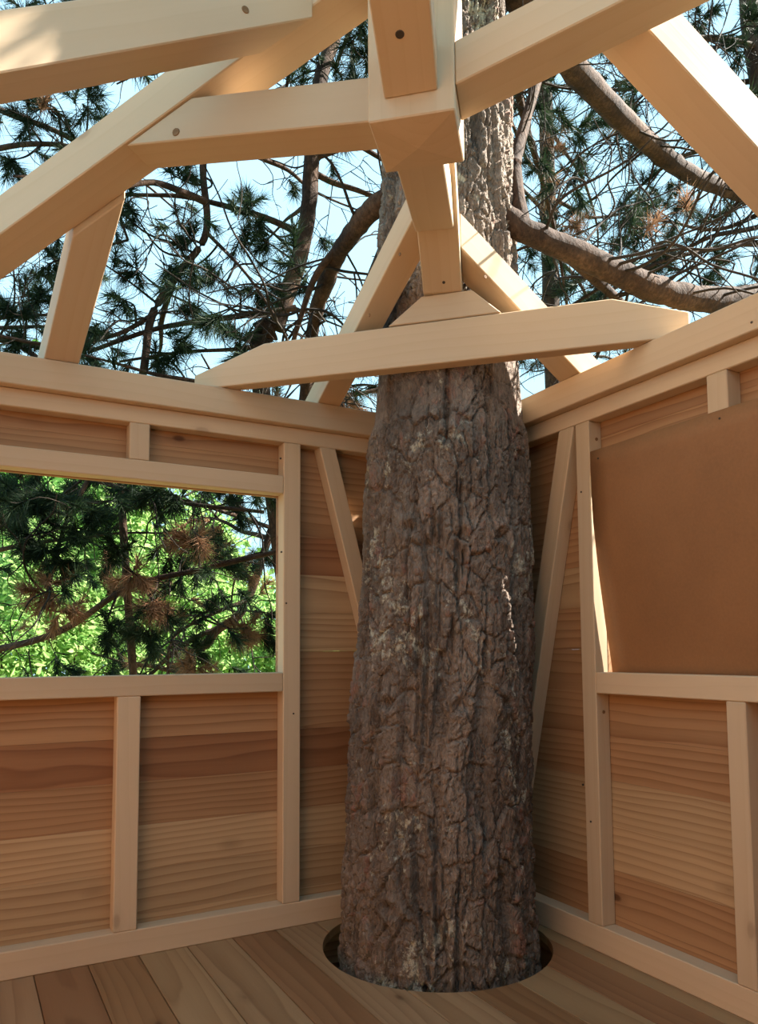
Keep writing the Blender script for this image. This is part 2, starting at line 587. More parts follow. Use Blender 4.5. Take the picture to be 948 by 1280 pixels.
# the two open sides: plates on posts only
wb = tag(empty('wall_back'), 'plank wall behind the viewer with a tie beam before it', None, None, 'structure')
box('top_beam', -2.30, -0.0405, -2.64, -2.52, 1.9455, 2.05, M_SPRUCE, wb)
ws = tag(empty('wall_side'), 'plank wall opposite the brown board with a tie beam before it', None, None, 'structure')
box('top_beam', -2.30, -2.20, -2.5195, -0.0405, 1.9455, 2.05, M_SPRUCE, ws)
XW, YS = -3.0, -3.75
for k in range(len(ROWS) - 1):
    a, b = ROWS[k], ROWS[k + 1] if k < 12 else 2.05
    o = box('plank', XW - BT, XW, YS, DEP + BT, a + 0.0008, b - 0.0008, M_LARCH, ws, 0.0015)
    o.color = (*MID, 1)
    o = box('plank', XW, DEP, YS - BT, YS, a + 0.0008, b - 0.0008, M_LARCH, wb, 0.0015)
    o.color = (*MID, 1)
for y in (-3.70, -2.55, -1.3, -0.07):
    box('stud', XW + 0.0005, XW + DEP, y, y + 0.07, 0.0, 2.05, M_SPRUCE, ws)
for x in (-2.2, -1.5, -0.7):
    box('stud', x, x + 0.07, YS + 0.0005, YS + DEP, 0.0, 2.05, M_SPRUCE, wb)

# ------------------------------------------------------------------ roof timbers
KPX, KPY = -1.028, -1.282
APEX = 2.79                                  # underside of the hip rafters at the post's axis


def hdir(az):
    a = math.radians(az)
    return Vector((math.sin(a), math.cos(a), 0)), Vector((math.cos(a), -math.sin(a), 0))


def along(az, t, z, off=0.0):
    d, n = hdir(az)
    return Vector((KPX, KPY, z)) + d * t + n * off


# king post, bottom cut to a shallow point
kd, kn = hdir(41)
kp_w, kp_d = 0.207, 0.20
bm = bmesh.new()
top, mid_ = 3.25, 2.30
cs = [(-1, -1), (1, -1), (1, 1), (-1, 1)]
vt = [bm.verts.new((mid_ - top, 0, 0)) for _ in range(0)]
lo_ = [bm.verts.new((0.0, a * kp_w / 2, b * kp_d / 2)) for a, b in cs]
hi_ = [bm.verts.new((top - mid_, a * kp_w / 2, b * kp_d / 2)) for a, b in cs]
tip = bm.verts.new((-0.014, 0, 0))
for i in range(4):
    j = (i + 1) % 4
    bm.faces.new((lo_[i], lo_[j], hi_[j], hi_[i]))
    bm.faces.new((lo_[j], lo_[i], tip))
bm.faces.new(hi_)
bmesh.ops.recalc_face_normals(bm, faces=bm.faces)
bmesh.ops.bevel(bm, geom=[e for e in bm.edges if tip not in e.verts], offset=0.003, segments=1, affect='EDGES')
me = bpy.data.meshes.new('king_post')
bm.to_mesh(me)
bm.free()
KM = Matrix((Vector((0, 0, 1)), kn, kd)).transposed().to_4x4()
if KM.to_3x3().determinant() < 0:
    KM = Matrix((Vector((0, 0, 1)), -kn, kd)).transposed().to_4x4()
KM.translation = (KPX, KPY, mid_)
kp = link('king_post', me, M_SPRUCE, None, KM)
tag(kp, 'thick square wooden king post hanging where the four struts meet', 'post')


def face_cut(az):
    """plane of the post's side that a member at this azimuth butts against (trims the inner end)"""
    d, n = hdir(az)
    best = max((kd, -kd, kn, -kn), key=lambda v: v.dot(d))
    half = kp_d / 2 if abs(best.dot(kd)) > 0.5 else kp_w / 2
    return (Vector((KPX, KPY, 0)) + best * (half + 0.0006), -best)


def under_plane(az, tanp):
    """underside plane of a hip: trims what is above it"""
    d, n = hdir(az)
    D = (d - Vector((0, 0, tanp))).normalized()
    N = D.cross(n)
    if N.z < 0:
        N = -N
    return (Vector((KPX, KPY, APEX - 0.0008)), N)


HIP = {'nw': (316.5, math.tan(math.radians(23.7)), 1.80), 'ne': (37.5, 0.605, 0.90),
       'se': (141.0, 0.40, 1.75), 'sw': (219.0, 0.42, 1.95)}
HW, HH = 0.135, 0.112
hips = {}
HLAB = {'nw': 'long hip rafter rising from the far window-wall corner over a strut',
        'ne': 'short hip rafter ending on the block above the trunk-side cross beam',
        'se': 'hip rafter rising from the plate past the hanging brown board',
        'sw': 'hip rafter rising over the open corner of the tree house'}
for k, (az, tp, L) in HIP.items():
    cuts = [face_cut(az)]
    d, n = hdir(az)
    if k == 'ne':
        cuts.append((along(az, 0.872, 0), d))
        cuts.append((Vector((0, 0, 2.3012)), Vector((0, 0, -1))))
    else:
        cuts.append((Vector((0, 0, 2.0505)), Vector((0, 0, -1))))
    o = beam('hip_rafter', along(az, 0.0, APEX), along(az, L, APEX - tp * L), HW, HH, M_SPRUCE, None, 'under', cuts)
    tag(o, HLAB[k], 'rafter', 'hip rafters')
    hips[k] = o

# struts from the king post up to the hips: hip, azimuth, z at axis, slope, width, height, sideways offset
STR = [('nw', 316.5, 2.326, 7.5, 0.112, 0.115, -0.004, 'strut with a round peg between king post and long hip rafter'),
       ('ne', 37.3, 2.300, 11.0, 0.126, 0.11, -0.008, 'strut from the king post towards the tree trunk'),
       ('se', 138.0, 2.335, 14.0, 0.125, 0.105, 0.020, 'strut from the king post towards the brown board wall'),
       ('sw', 217.0, 2.330, 12.0, 0.128, 0.11, 0.007, 'strut with a bolt hole reaching back over the open corner')]
struts = {}
for k, az, z, s, w, h, off, lab in STR:
    t = math.tan(math.radians(s))
    L = 1.45
    o = beam('roof_strut', along(az, 0.0, z, off), along(az, L, z + t * L, off), w, h, M_SPRUCE, None, 'under',
             [face_cut(az), under_plane(HIP[k][0], HIP[k][1])])
    tag(o, lab, 'strut', 'king post struts')
    struts[k] = o


def hip_side(k, side):
    """vertical side plane of a hip; trims what lies beyond it, side = +1/-1 along the hip's right-hand normal"""
    d, n = hdir(HIP[k][0])
    return (Vector((KPX, KPY, 0)) + n * side * (HW / 2 + 0.0008), -n * side)


plate = (Vector((0, 0, 2.0508)), Vector((0, 0, -1)))


def jack(P0, P1, w, h, cut, lab, ext0=0.25, ext1=0.6, more=()):
    P0, P1 = Vector(P0), Vector(P1)
    d = (P1 - P0).normalized()
    o = beam('jack_rafter', P0 - d * ext0, P1 + d * ext1, w, h, M_SPRUCE, None, 'under', [cut, plate, *more])
    return tag(o, lab, 'rafter', 'jack rafters')


jD = jack((-1.708, -0.034, 2.0505), (-1.664, -0.52, 2.336), 0.113, 0.105, hip_side('nw', 1),
          'jack rafter standing on the window wall under the long hip', 0.12)
jL = jack((-0.693, -0.029, 2.0505), (-0.672, -0.60, 2.385), 0.102, 0.10, hip_side('ne', -1),
          'short jack rafter beside the trunk on the window wall', 0.12)
jR = jack((-0.035, -0.725, 2.0505), (-0.467, -0.70, 2.366), 0.113, 0.10, hip_side('ne', 1),
          'short jack rafter beside the trunk on the brown board wall', 0.12)
jI = jack((-0.02, -1.690, 2.052), (-0.628, -1.593, 2.484), 0.125, 0.112, hip_side('se', -1),
          'sunlit jack rafter standing on the plate above the brown board', 0.1,
          more=[(along(138.0, 0, 0, 0.020 - 0.125 / 2 - 0.0006), hdir(138.0)[1])])
jA = jack((-2.2, -1.150, 2.050), (-1.50, -1.105, 2.490), 0.113, 0.115, hip_side('nw', -1),
          'jack rafter with a peg leaning on the side of the long hip', 0.1)

# cross beam over the corner in front of the trunk, with the block that carries the hip
fa, fb = Vector((-1.147, -0.0372, 0)), Vector((-0.0386, -1.117, 0))
fd = (fb - fa).normalized()
fn = Vector((-fd.y, fd.x, 0))                # towards the trunk
if fn.dot(Vector((1, 1, 0))) < 0:
    fn = -fn


def fs(x, y):
    return (Vector((x, y, 0)) - fa).dot(fd)


zb = 2.0508
sL, sR = fs(-1.228, 0.041), fs(0.043, -1.197)
cL, cR = fs(-1.021, -0.161), fs(-0.126, -1.032)
cb = prism('cross_beam', [(sL, zb), (sR, zb), (sR, 2.130), (cR, 2.2055), (cL, 2.2), (sL, 2.106)], fa, fd, (0, 0, 1), fn, 0.06, M_SPRUCE)
tag(cb, 'cross beam with tapered ends lying across the corner before the trunk', 'beam')
gb = prism('hip_block', [(fs(-0.676, -0.496), 2.2062), (fs(-0.387, -0.778), 2.2062), (fs(-0.459, -0.708), 2.30), (fs(-0.587, -0.583), 2.30)],
           fa, fd, (0, 0, 1), fn, 0.06, M_SPRUCE)
tag(gb, 'trapezoid wooden block on top of the cross beam', 'block')

# pegs, bolt holes and screws that show on the timbers


def peg_on(o, px, py, P, n, r, mat, name='peg'):
    X = ray_plane(px, py, P, n)
    disc(name, X, n, r, 0.003, mat, o)


d, n = hdir(316.5)
peg_on(struts['nw'], 220, 165, along(316.5, 0, 0, -0.004 - 0.0565), -n, 0.012, M_PEG)
for o_, q in ((jA, (307, 12)),):
    yv = Vector((-2.2, -1.150, 0))
    dd = Vector((0.7, 0.045, 0)).normalized()
    nn = Vector((dd.y, -dd.x, 0))
    peg_on(o_, q[0], q[1], yv + nn * 0.057, nn, 0.010, M_PEG)
d, n = hdir(217.0)
Ks = math.radians(12)
KN = Vector((d.x * math.sin(Ks), d.y * math.sin(Ks), -math.cos(Ks)))
peg_on(struts['sw'], 500, 43, along(217, 0, 2.3298), KN, 0.011, M_SCREW, 'bolt')
d, n = hdir(37.3)
Es = math.radians(11)
EN = Vector((d.x * math.sin(Es), d.y * math.sin(Es), -math.cos(Es)))
peg_on(struts['ne'], 535, 296, along(37.3, 0, 2.2998), EN, 0.007, M_PEG)
d, n = hdir(37.5)
NS = math.atan(0.605)
HN = Vector((-d.x * math.sin(NS), -d.y * math.sin(NS), -math.cos(NS)))
peg_on(hips['ne'], 555, 353, along(37.5, 0, APEX - 0.0002), HN, 0.006, M_SCREW, 'screw')
for q in ((500, 318), (462, 394)):
    peg_on(jL, q[0], q[1], (-0.693 - 0.052, 0, 0), (-1, 0, 0), 0.006, M_PEG)
peg_on(jR, 607, 346, (0, -0.70 - 0.066, 0), (0, -1, 0), 0.007, M_PEG)
peg_on(wr, 940, 403, (-0.0402, 0, 0), (-1, 0, 0), 0.004, M_SCREW, 'screw')

# ------------------------------------------------------------------ hanging hardboard
prof = [(-0.004, 1.762), (-0.004, 1.70), (-0.003, 1.60), (0.001, 1.51), (0.009, 1.427), (0.017, 1.35), (0.026, 1.283),
        (0.038, 1.20), (0.051, 1.11), (0.064, 1.04), (0.073, 0.972), (0.075, 0.958)]
bm = bmesh.new()
ya, yb = -0.787, -1.98
ny = 14
vf, vk = [], []
for i in range(ny + 1):
    s = i / ny
    y = ya + (yb - ya) * s
    bow = 1.0 - 0.12 * s
    vf.append([bm.verts.new((x * bow if x > 0 else x, y, z)) for x, z in prof])
    vk.append([bm.verts.new(((x * bow if x > 0 else x) + 0.0035, y, z)) for x, z in prof])
m = len(prof)
for i in range(ny):
    for j in range(m - 1):
        bm.faces.new((vf[i][j], vf[i + 1][j], vf[i + 1][j + 1], vf[i][j + 1]))
        bm.faces.new((vk[i][j], vk[i][j + 1], vk[i + 1][j + 1], vk[i + 1][j]))
    for j in (0, m - 1):
        bm.faces.new((vf[i][j], vk[i][j], vk[i + 1][j], vf[i + 1][j]))
for i in (0, ny):
    for j in range(m - 1):
        bm.faces.new((vf[i][j], vf[i][j + 1], vk[i][j + 1], vk[i][j]))
bmesh.ops.recalc_face_normals(bm, faces=bm.faces)
for f in bm.faces:
    f.smooth = abs(f.normal.x) > 0.3
me = bpy.data.meshes.new('hardboard_sheet')
bm.to_mesh(me)
bm.free()
hb = link('hardboard_sheet', me, M_HARDBOARD)
tag(hb, 'bowed brown hardboard sheet hung over the window opening', 'board')
for px, py in ((748, 573), (900, 523)):
    disc('screw', ray_plane(px, py, (-0.0042, 0, 0), (-1, 0, 0)), (-1, 0, 0), 0.004, 0.003, M_SCREW, hb)


# ------------------------------------------------------------------ numpy noise for the bark
def _hash(ix, iy, iz, s):
    h = (ix.astype(np.int64) * 374761393 + iy.astype(np.int64) * 668265263 + iz.astype(np.int64) * 2147483647 + s * 974634777)
    h = (h ^ (h >> 13)) * 1274126177
    h = h ^ (h >> 16)
    return (h & 0xffffff) / float(0xffffff)


def vnoise(x, y, z, s=0):
    ix, iy, iz = np.floor(x), np.floor(y), np.floor(z)
    fx_, fy_, fz_ = x - ix, y - iy, z - iz
    fx_, fy_, fz_ = [f * f * (3 - 2 * f) for f in (fx_, fy_, fz_)]
    r = 0
    for a in (0, 1):
        for b in (0, 1):
            for c in (0, 1):
                wgt = (fx_ if a else 1 - fx_) * (fy_ if b else 1 - fy_) * (fz_ if c else 1 - fz_)
                r = r + wgt * _hash(ix + a, iy + b, iz + c, s)
    return r


def fbm(x, y, z, s=0, o=4):
    r, a, t = 0, 0.5, 0
    for i in range(o):
        r = r + a * vnoise(x * 2 ** i, y * 2 ** i, z * 2 ** i, s + i)
        t += a
        a *= 0.55
    return r / t


def voronoi(u, v, nu, s=0):
    """cells on a strip that wraps in u after nu cells: F1, F2, id"""
    iu, iv = np.floor(u), np.floor(v)
    f1 = np.full(u.shape, 9.0)
    f2 = np.full(u.shape, 9.0)
    idd = np.zeros(u.shape)
    for a in (-1, 0, 1):
        for b in (-1, 0, 1):
            cu, cv = iu + a, iv + b
            wu = np.mod(cu, nu)
            jx = _hash(wu, cv, wu * 0, s) * 0.9 + 0.05
            jy = _hash(wu, cv, wu * 0, s + 1) * 0.9 + 0.05
            d_ = np.hypot(cu + jx - u, cv + jy - v)
            hid = _hash(wu, cv, wu * 0, s + 2)
            nearer = d_ < f1
            f2 = np.where(nearer, f1, np.minimum(f2, d_))
            idd = np.where(nearer, hid, idd)
            f1 = np.where(nearer, d_, f1)
    return f1, f2, idd


# ------------------------------------------------------------------ the pine that grows through the floor
OUTL = [(1190, 428, 668), (1100, 432, 662), (1000, 437, 661), (900, 441, 663), (800, 450, 664), (700, 457, 660), (600, 460, 657),
        (520, 468, 653), (460, 473, 648), (300, 477, 642), (150, 483, 637), (0, 489, 632)]
prof_t = []
for y, xl, xr in OUTL:
    w_ = 2.84
    for _ in range(12):
        P = at((xl + xr) / 2, y, w_)
        w_ = 2.80 + 0.113 * P[2]
    prof_t.append((P[2], P[0], P[1], (xr - xl) / 2 * w_ / FPX))
prof_t = prof_t[::-1][::-1]
z0, x0_, y0_, r0_ = prof_t[0]
prof_t = [(-2.85, x0_ - 0.02, y0_ - 0.02, 0.47), (-2.0, x0_ - 0.01, y0_ - 0.01, 0.385), (-0.8, x0_, y0_, 0.355)] + prof_t
zt, xt, yt, rt = prof_t[-1]
prof_t += [(zt + 1.2, xt + 0.04, yt + 0.03, rt * 0.85), (zt + 3.0, xt + 0.06, yt + 0.1, rt * 0.6), (zt + 5.5, xt, yt + 0.2, rt * 0.25),
           (zt + 6.5, xt, yt + 0.2, 0.02)]
PT = np.array(prof_t)


def trunk_at(z):
    return np.array([np.interp(z, PT[:, 0], PT[:, i]) for i in (1, 2)]), np.interp(z, PT[:, 0], PT[:, 3])


pine = tag(empty('pine_tree', (float(x0_), float(y0_), -2.8)), 'big old pine with thick scaly trunk growing up through the round floor hole', 'tree')
NTH = 420
zs = np.concatenate([np.linspace(-2.85, -0.35, 60, endpoint=False), np.linspace(-0.35, 3.6, 860, endpoint=False), np.linspace(3.6, PT[-1, 0], 160)])
th = np.linspace(0, 2 * np.pi, NTH, endpoint=False)
TH, ZZ = np.meshgrid(th, zs)
cx = np.interp(ZZ, PT[:, 0], PT[:, 1])
cy = np.interp(ZZ, PT[:, 0], PT[:, 2])
rr = np.interp(ZZ, PT[:, 0], PT[:, 3])
ct, st = np.cos(TH), np.sin(TH)
# large undulations and old branch scars
r_big = 0.030 * (fbm(ct * 1.6 + 9, st * 1.6 + 3, ZZ * 1.1, 11, 3) - 0.5)
wu = 1.5 * (fbm(ct * 2.5, st * 2.5, ZZ * 3.0, 21, 3) - 0.5)
wv = 1.3 * (fbm(ct * 3.5, st * 3.5, ZZ * 4.0, 31, 3) - 0.5)
NU = 34
f1, f2, pid = voronoi(TH / (2 * np.pi) * NU + wu, ZZ * 8.0 + wv, NU, 5)
edge = np.clip((f2 - f1) / 0.11, 0, 1)
edge = edge * edge * (3 - 2 * edge)
NU2 = 96
g1, g2, gid = voronoi(TH / (2 * np.pi) * NU2 + wu * 2.5, ZZ * 34 + wv * 3, NU2, 15)
edge2 = np.clip((g2 - g1) / 0.18, 0, 1)
furrow = fbm(ct * 7 + 5, st * 7, ZZ * 1.5 + 0.5 * wv, 41, 4)
furrow = np.clip((0.43 - furrow) / 0.05, 0, 1)
fine = fbm(ct * 22, st * 22, ZZ * 14, 51, 4) - 0.5
disp = 0.012 * edge + 0.011 * (pid - 0.5) * edge + 0.005 * edge2 + 0.008 * (gid - 0.5) * edge2 - 0.026 * furrow + 0.010 * fine
# scars left by pruned branches
scars = [(1135, 487), (880, 485), (882, 575), (880, 632), (660, 512), (668, 578), (668, 625), (545, 560)]
for py, px in scars:
    zc = None
    w_ = 2.6
    for _ in range(8):
        Pp = at(px, py, w_)
        c_, R0 = trunk_at(Pp[2])
        dxy = np.linalg.norm(Pp[:2] - c_)
        w_ += (dxy - R0) * 0.8
    a0 = math.atan2(Pp[1] - c_[1], Pp[0] - c_[0])
    da = np.angle(np.exp(1j * (TH - a0))) * R0
    dd_ = np.hypot(da, (ZZ - Pp[2]) * 1.2)
    disp = disp + 0.008 * np.exp(-((dd_ - 0.04) / 0.022) ** 2) - 0.014 * np.exp(-(dd_ / 0.022) ** 2)
taper = np.clip((PT[-1, 0] - ZZ) / 2.0, 0.05, 1) * np.where(ZZ > 3.6, 0.8, 1)
RAD = rr - 0.014 + (r_big + disp) * taper * np.clip(rr / 0.2, 0.1, 1.2)
# bark is worn flush where the timbers were fitted round the trunk
worn = np.clip(1 - np.abs(ZZ - 2.12) / 0.3, 0, 1)
RAD = np.where(worn > 0, np.minimum(RAD, rr + 0.03 - 0.034 * np.minimum(1, worn * 3)), RAD)
V = np.stack([cx + RAD * ct, cy + RAD * st, ZZ], -1).reshape(-1, 3)
nz_ = len(zs)
i0 = (np.arange(nz_ - 1)[:, None] * NTH + np.arange(NTH)[None]).ravel()
i1 = (np.arange(nz_ - 1)[:, None] * NTH + (np.arange(NTH)[None] + 1) % NTH).ravel()
FQ = np.stack([i0, i1, i1 + NTH, i0 + NTH], -1)


def np_mesh(name, V, F, smooth=True):
    me = bpy.data.meshes.new(name)
    n, k = F.shape
    me.vertices.add(len(V))
    me.vertices.foreach_set('co', np.asarray(V, np.float32).ravel())
    me.loops.add(n * k)
    me.loops.foreach_set('vertex_index', F.ravel().astype(np.int32))
    me.polygons.add(n)
    me.polygons.foreach_set('loop_start', np.arange(0, n * k, k, dtype=np.int32))
    me.polygons.foreach_set('loop_total', np.full(n, k, np.int32))
    me.polygons.foreach_set('use_smooth', np.full(n, smooth, bool))
    me.update(calc_edges=True)
    return me


TRUNK_V = V
me = np_mesh('trunk', V, FQ)
at_ = me.attributes.new('plate', 'FLOAT', 'POINT')
at_.data.foreach_set('value', (0.6 * pid + 0.4 * gid).ravel().astype(np.float32))
link('trunk', me, M_BARK, pine)


# ------------------------------------------------------------------ limbs, twigs, needles
def smooth_path(pts, n):
    """Catmull-Rom through the points"""
    P = np.array(pts, float)
    P = np.vstack([2 * P[0] - P[1], P, 2 * P[-1] - P[-2]])
    out = []
    m_ = len(P) - 3
    for i in range(m_):
        t = np.linspace(0, 1, n, endpoint=(i == m_ - 1))[:, None]
        a, b, c, d_ = P[i], P[i + 1], P[i + 2], P[i + 3]
        out.append(0.5 * ((2 * b) + (-a + c) * t + (2 * a - 5 * b + 4 * c - d_) * t ** 2 + (-a + 3 * b - 3 * c + d_) * t ** 3))
    return np.vstack(out)


def tube(path, rad, k=6):
    """vertices and quads of a tapering tube"""
    path = np.asarray(path, float)
    rad = np.asarray(rad, float)
    T = np.gradient(path, axis=0)
    T /= np.linalg.norm(T, axis=1)[:, None] + 1e-9
    ref = np.where(np.abs(T[:, 2:3]) > 0.9, [[1.0, 0, 0]], [[0, 0, 1.0]])
    A = np.cross(T, ref)
    A /= np.linalg.norm(A, axis=1)[:, None] + 1e-9
    B = np.cross(T, A)
    ph = np.arange(k) * 2 * np.pi / k
    V = path[:, None, :] + rad[:, None, None] * (A[:, None, :] * np.cos(ph)[None, :, None] + B[:, None, :] * np.sin(ph)[None, :, None])
    n = len(path)
    a = (np.arange(n - 1)[:, None] * k + np.arange(k)[None]).ravel()
    b = (np.arange(n - 1)[:, None] * k + (np.arange(k)[None] + 1) % k).ravel()
    return V.reshape(-1, 3), np.stack([a, b, b + k, a + k], -1)


class Bag:
    def __init__(self):
        self.V, self.F, self.n = [], [], 0

    def add(self, V, F):
        if ((V[:, 0] > -3.1) & (V[:, 0] < 0.13) & (V[:, 1] > -3.9) & (V[:, 1] < 0.13) & (V[:, 2] < 2.12)).any():
            return
        self.V.append(V)
        self.F.append(F + self.n)
        self.n += len(V)

    def build(self, name, mat, parent, stuff=True, smooth=True):
        if not self.V:
            return None
        o = link(name, np_mesh(name, np.vstack(self.V), np.vstack(self.F), smooth), mat, parent)
        if stuff:
            o['kind'] = 'stuff'
        return o


def unit(v):
    return v / (np.linalg.norm(v) + 1e-9)


def needle_tuft(bag, P, D, n, ln, spread, wd=0.0022, back=0.10):
    """brush of needles around the last stretch of a twig"""
    D = unit(D)
    a = unit(np.cross(D, [0.3, 0.2, 0.93]))
    b = np.cross(D, a)
    ph = RNG.uniform(0, 2 * np.pi, n)
    n = int(n * 1.8)
    ph = RNG.uniform(0, 2 * np.pi, n)
    tilt = np.radians(RNG.uniform(15, spread, n))
    dirs = D[None] * np.cos(tilt)[:, None] + (a[None] * np.cos(ph)[:, None] + b[None] * np.sin(ph)[:, None]) * np.sin(tilt)[:, None]
    dirs[:, 2] -= 0.12
    base = P[None] - D[None] * (RNG.uniform(0, back, n))[:, None]
    L = ln * RNG.uniform(0.7, 1.1, n)
    tip_ = base + dirs * L[:, None]
    side = np.cross(dirs, RNG.normal(size=(n, 3)))
    side /= np.linalg.norm(side, axis=1)[:, None] + 1e-9
    V = np.stack([base + side * wd, base - side * wd, tip_], 1).reshape(-1, 3)
    bag.add(V, np.arange(3 * n).reshape(n, 3))


def wander(P, D, L, seg=7, curl=0.35, droop=0.0, up=0.0):
    pts = [np.array(P, float)]
    d = unit(np.array(D, float))
    for i in range(seg):
        d = unit(d + RNG.normal(size=3) * curl * 0.5 + np.array([0, 0, up - droop]))
        pts.append(pts[-1] + d * L / seg)
    return np.array(pts)


def dress(path, r0, twigs, needles, dead, n_sub, L_sub, tuft_n, dead_frac=0.05, start=0.15, bare=0.35, nlen=0.11, curl=0.5):
    """side shoots with needle brushes along a branch"""
    n = len(path)
    for _ in range(n_sub):
        i = int(RNG.uniform(start, 0.99) * (n - 1))
        T = unit(path[min(i + 1, n - 1)] - path[max(i - 1, 0)])
        s = unit(np.cross(T, RNG.normal(size=3)))
        D = unit(T * RNG.uniform(0.1, 0.8) + s + np.array([0, 0, RNG.uniform(-0.4, 0.3)]))
        L = L_sub * RNG.uniform(0.4, 1.2)
        p = smooth_path(wander(path[i], D, L, 4, curl), 3)
        rr_ = max(0.0035, r0 * 0.28) * np.linspace(1, 0.4, len(p))
        twigs.add(*tube(p, rr_, 4))
        isbare = RNG.uniform() < bare
        for _k in range(RNG.integers(1, 4)):
            j = int(RNG.uniform(0.4, 0.95) * (len(p) - 1))
            T2 = unit(p[min(j + 1, len(p) - 1)] - p[j - 1])
            D2 = unit(T2 + unit(np.cross(T2, RNG.normal(size=3))) * 0.8)
            q = smooth_path(wander(p[j], D2, L * RNG.uniform(0.25, 0.55), 3, curl * 1.1), 3)
            twigs.add(*tube(q, np.linspace(0.004, 0.002, len(q)), 3))
            if not isbare and RNG.uniform() < 0.75:
                bag = dead if RNG.uniform() < dead_frac else needles
                needle_tuft(bag, q[-1], q[-1] - q[-2], tuft_n, nlen, 75)
        if not isbare:
            bag = dead if RNG.uniform() < dead_frac else needles
            needle_tuft(bag, p[-1], p[-1] - p[-2], int(tuft_n * 1.3), nlen * 1.1, 75)


SOLID = []


def clip_path(p, r, tid):
    """cut a branch off before it would run into the wood of another tree"""
    for S, R0, i in SOLID:
        if i == tid:
            continue
        dmin = (np.linalg.norm(p[:, None] - S[None], axis=2) - R0[None]).min(1)
        hit = np.nonzero(dmin < r + 0.03)[0]
        if len(hit):
            p = p[:max(5, hit[0])]
    return p


def solid(p, ra, rb, tid):
    q = np.vstack([p[:-1] + (p[1:] - p[:-1]) * f for f in (0.0, 0.25, 0.5, 0.75)])
    SOLID.append((q, np.tile(np.linspace(ra, rb, len(p) - 1), 4), tid))


def limb(name, pts, r_a, r_b, parent, mat=None, k=10, n=8, knob=0.0):
    p = smooth_path(pts, n)
    rad = np.linspace(r_a, r_b, len(p))
    V, F = tube(p, rad, k)
    if knob:
        m_ = len(p)
        ctr = np.repeat(p, k, axis=0)
        off = V - ctr
        V = ctr + off * (1 + knob * (fbm(V[:, 0] * 14, V[:, 1] * 14, V[:, 2] * 14, 77, 3) - 0.5))[:, None]
    link(name, np_mesh(name, V, F), mat or M_LIMB, parent)
    return p


def pxl(lst):
    return [at(*q) for q in lst]


qF = pxl([(700, 700, 7.2), (690, 400, 7.2), (684, 200, 7.3), (680, 20, 7.5), (676, -180, 8.0)])
FLAB = 'fine-twigged pine standing behind the big trunk'
solid(smooth_path(qF, 12), 0.10, 0.05, FLAB)
tw, nd, dd2 = Bag(), Bag(), Bag()
# limbs of the big pine (pixels give directions, depth follows from the trunk they grow from)
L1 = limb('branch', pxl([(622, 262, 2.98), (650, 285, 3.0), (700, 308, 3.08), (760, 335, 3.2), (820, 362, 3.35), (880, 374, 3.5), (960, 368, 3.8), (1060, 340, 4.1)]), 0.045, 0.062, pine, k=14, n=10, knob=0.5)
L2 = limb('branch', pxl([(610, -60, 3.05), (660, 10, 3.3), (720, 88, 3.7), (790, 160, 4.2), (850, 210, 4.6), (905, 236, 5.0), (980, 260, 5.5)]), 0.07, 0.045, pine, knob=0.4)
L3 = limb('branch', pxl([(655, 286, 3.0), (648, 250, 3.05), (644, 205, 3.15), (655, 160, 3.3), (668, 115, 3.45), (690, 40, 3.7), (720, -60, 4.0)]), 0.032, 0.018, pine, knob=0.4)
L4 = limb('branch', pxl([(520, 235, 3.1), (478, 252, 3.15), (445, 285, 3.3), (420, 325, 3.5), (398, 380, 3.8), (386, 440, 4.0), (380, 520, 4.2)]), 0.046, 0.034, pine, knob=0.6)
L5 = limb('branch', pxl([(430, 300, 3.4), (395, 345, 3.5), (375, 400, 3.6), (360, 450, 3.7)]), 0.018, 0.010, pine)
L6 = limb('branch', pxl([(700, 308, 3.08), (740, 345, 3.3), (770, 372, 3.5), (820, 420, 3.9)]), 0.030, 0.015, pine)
for p_, r_, ns in ((L1, 0.05, 0), (L2, 0.05, 0), (L3, 0.03, 0), (L4, 0.04, 0), (L5, 0.018, 0), (L6, 0.025, 0)):
    solid(p_, r_, r_, 'pine')
for p_, r_, ns in ((L1, 0.05, 16), (L2, 0.05, 34), (L3, 0.03, 26), (L4, 0.04, 16), (L5, 0.018, 8), (L6, 0.025, 14)):
    dress(p_, r_ * 0.5, tw, nd, dd2, ns, 0.85, 60, 0.02, 0.45, 0.6)
# crown overhead
c_, R0 = trunk_at(4.3)  # unseen bough added to keep the sun off the pegged jack rafter
shade_bough = limb('branch', [np.array([c_[0], c_[1], 4.2]), np.array([-0.30, -0.8, 4.15]), np.array([-0.25, -1.2, 4.05]), np.array([-0.2, -1.6, 3.95]),
                     np.array([-0.2, -2.2, 3.9])], 0.04, 0.012, pine, k=8, n=6, knob=0.3)
dress(shade_bough, 0.02, tw, nd, dd2, 46, 0.5, 70, 0.0, 0.35, 0.05)
for i in range(34):
    z = RNG.uniform(3.9, 8.6)
    c_, R0 = trunk_at(z)
    a = RNG.uniform(math.radians(25), math.radians(290))
    D = np.array([math.cos(a), math.sin(a), RNG.uniform(-0.1, 0.35)])
    L = RNG.uniform(1.6, 3.2) * np.interp(z, [3.9, 8.6], [1.0, 0.55])
    p = smooth_path(wander(np.array([c_[0], c_[1], z]) + D * R0 * 0.6, D, L, 6, 0.22, 0.03), 4)
    p = clip_path(p, 0.03, 'pine')
    solid(p, 0.035, 0.008, 'pine')
    V, F = tube(p, np.linspace(0.035, 0.008, len(p)), 7)
    link('branch', np_mesh('branch', V, F), M_LIMB, pine)
    dress(p, 0.018, tw, nd, dd2, 16, 0.6, 60, 0.0, 0.25, 0.15)
tw.build('twigs', M_TWIG, pine)
nd.build('needles', M_NEEDLE, pine, smooth=False)
dd2.build('dry_needles', M_DEAD, pine, smooth=False)


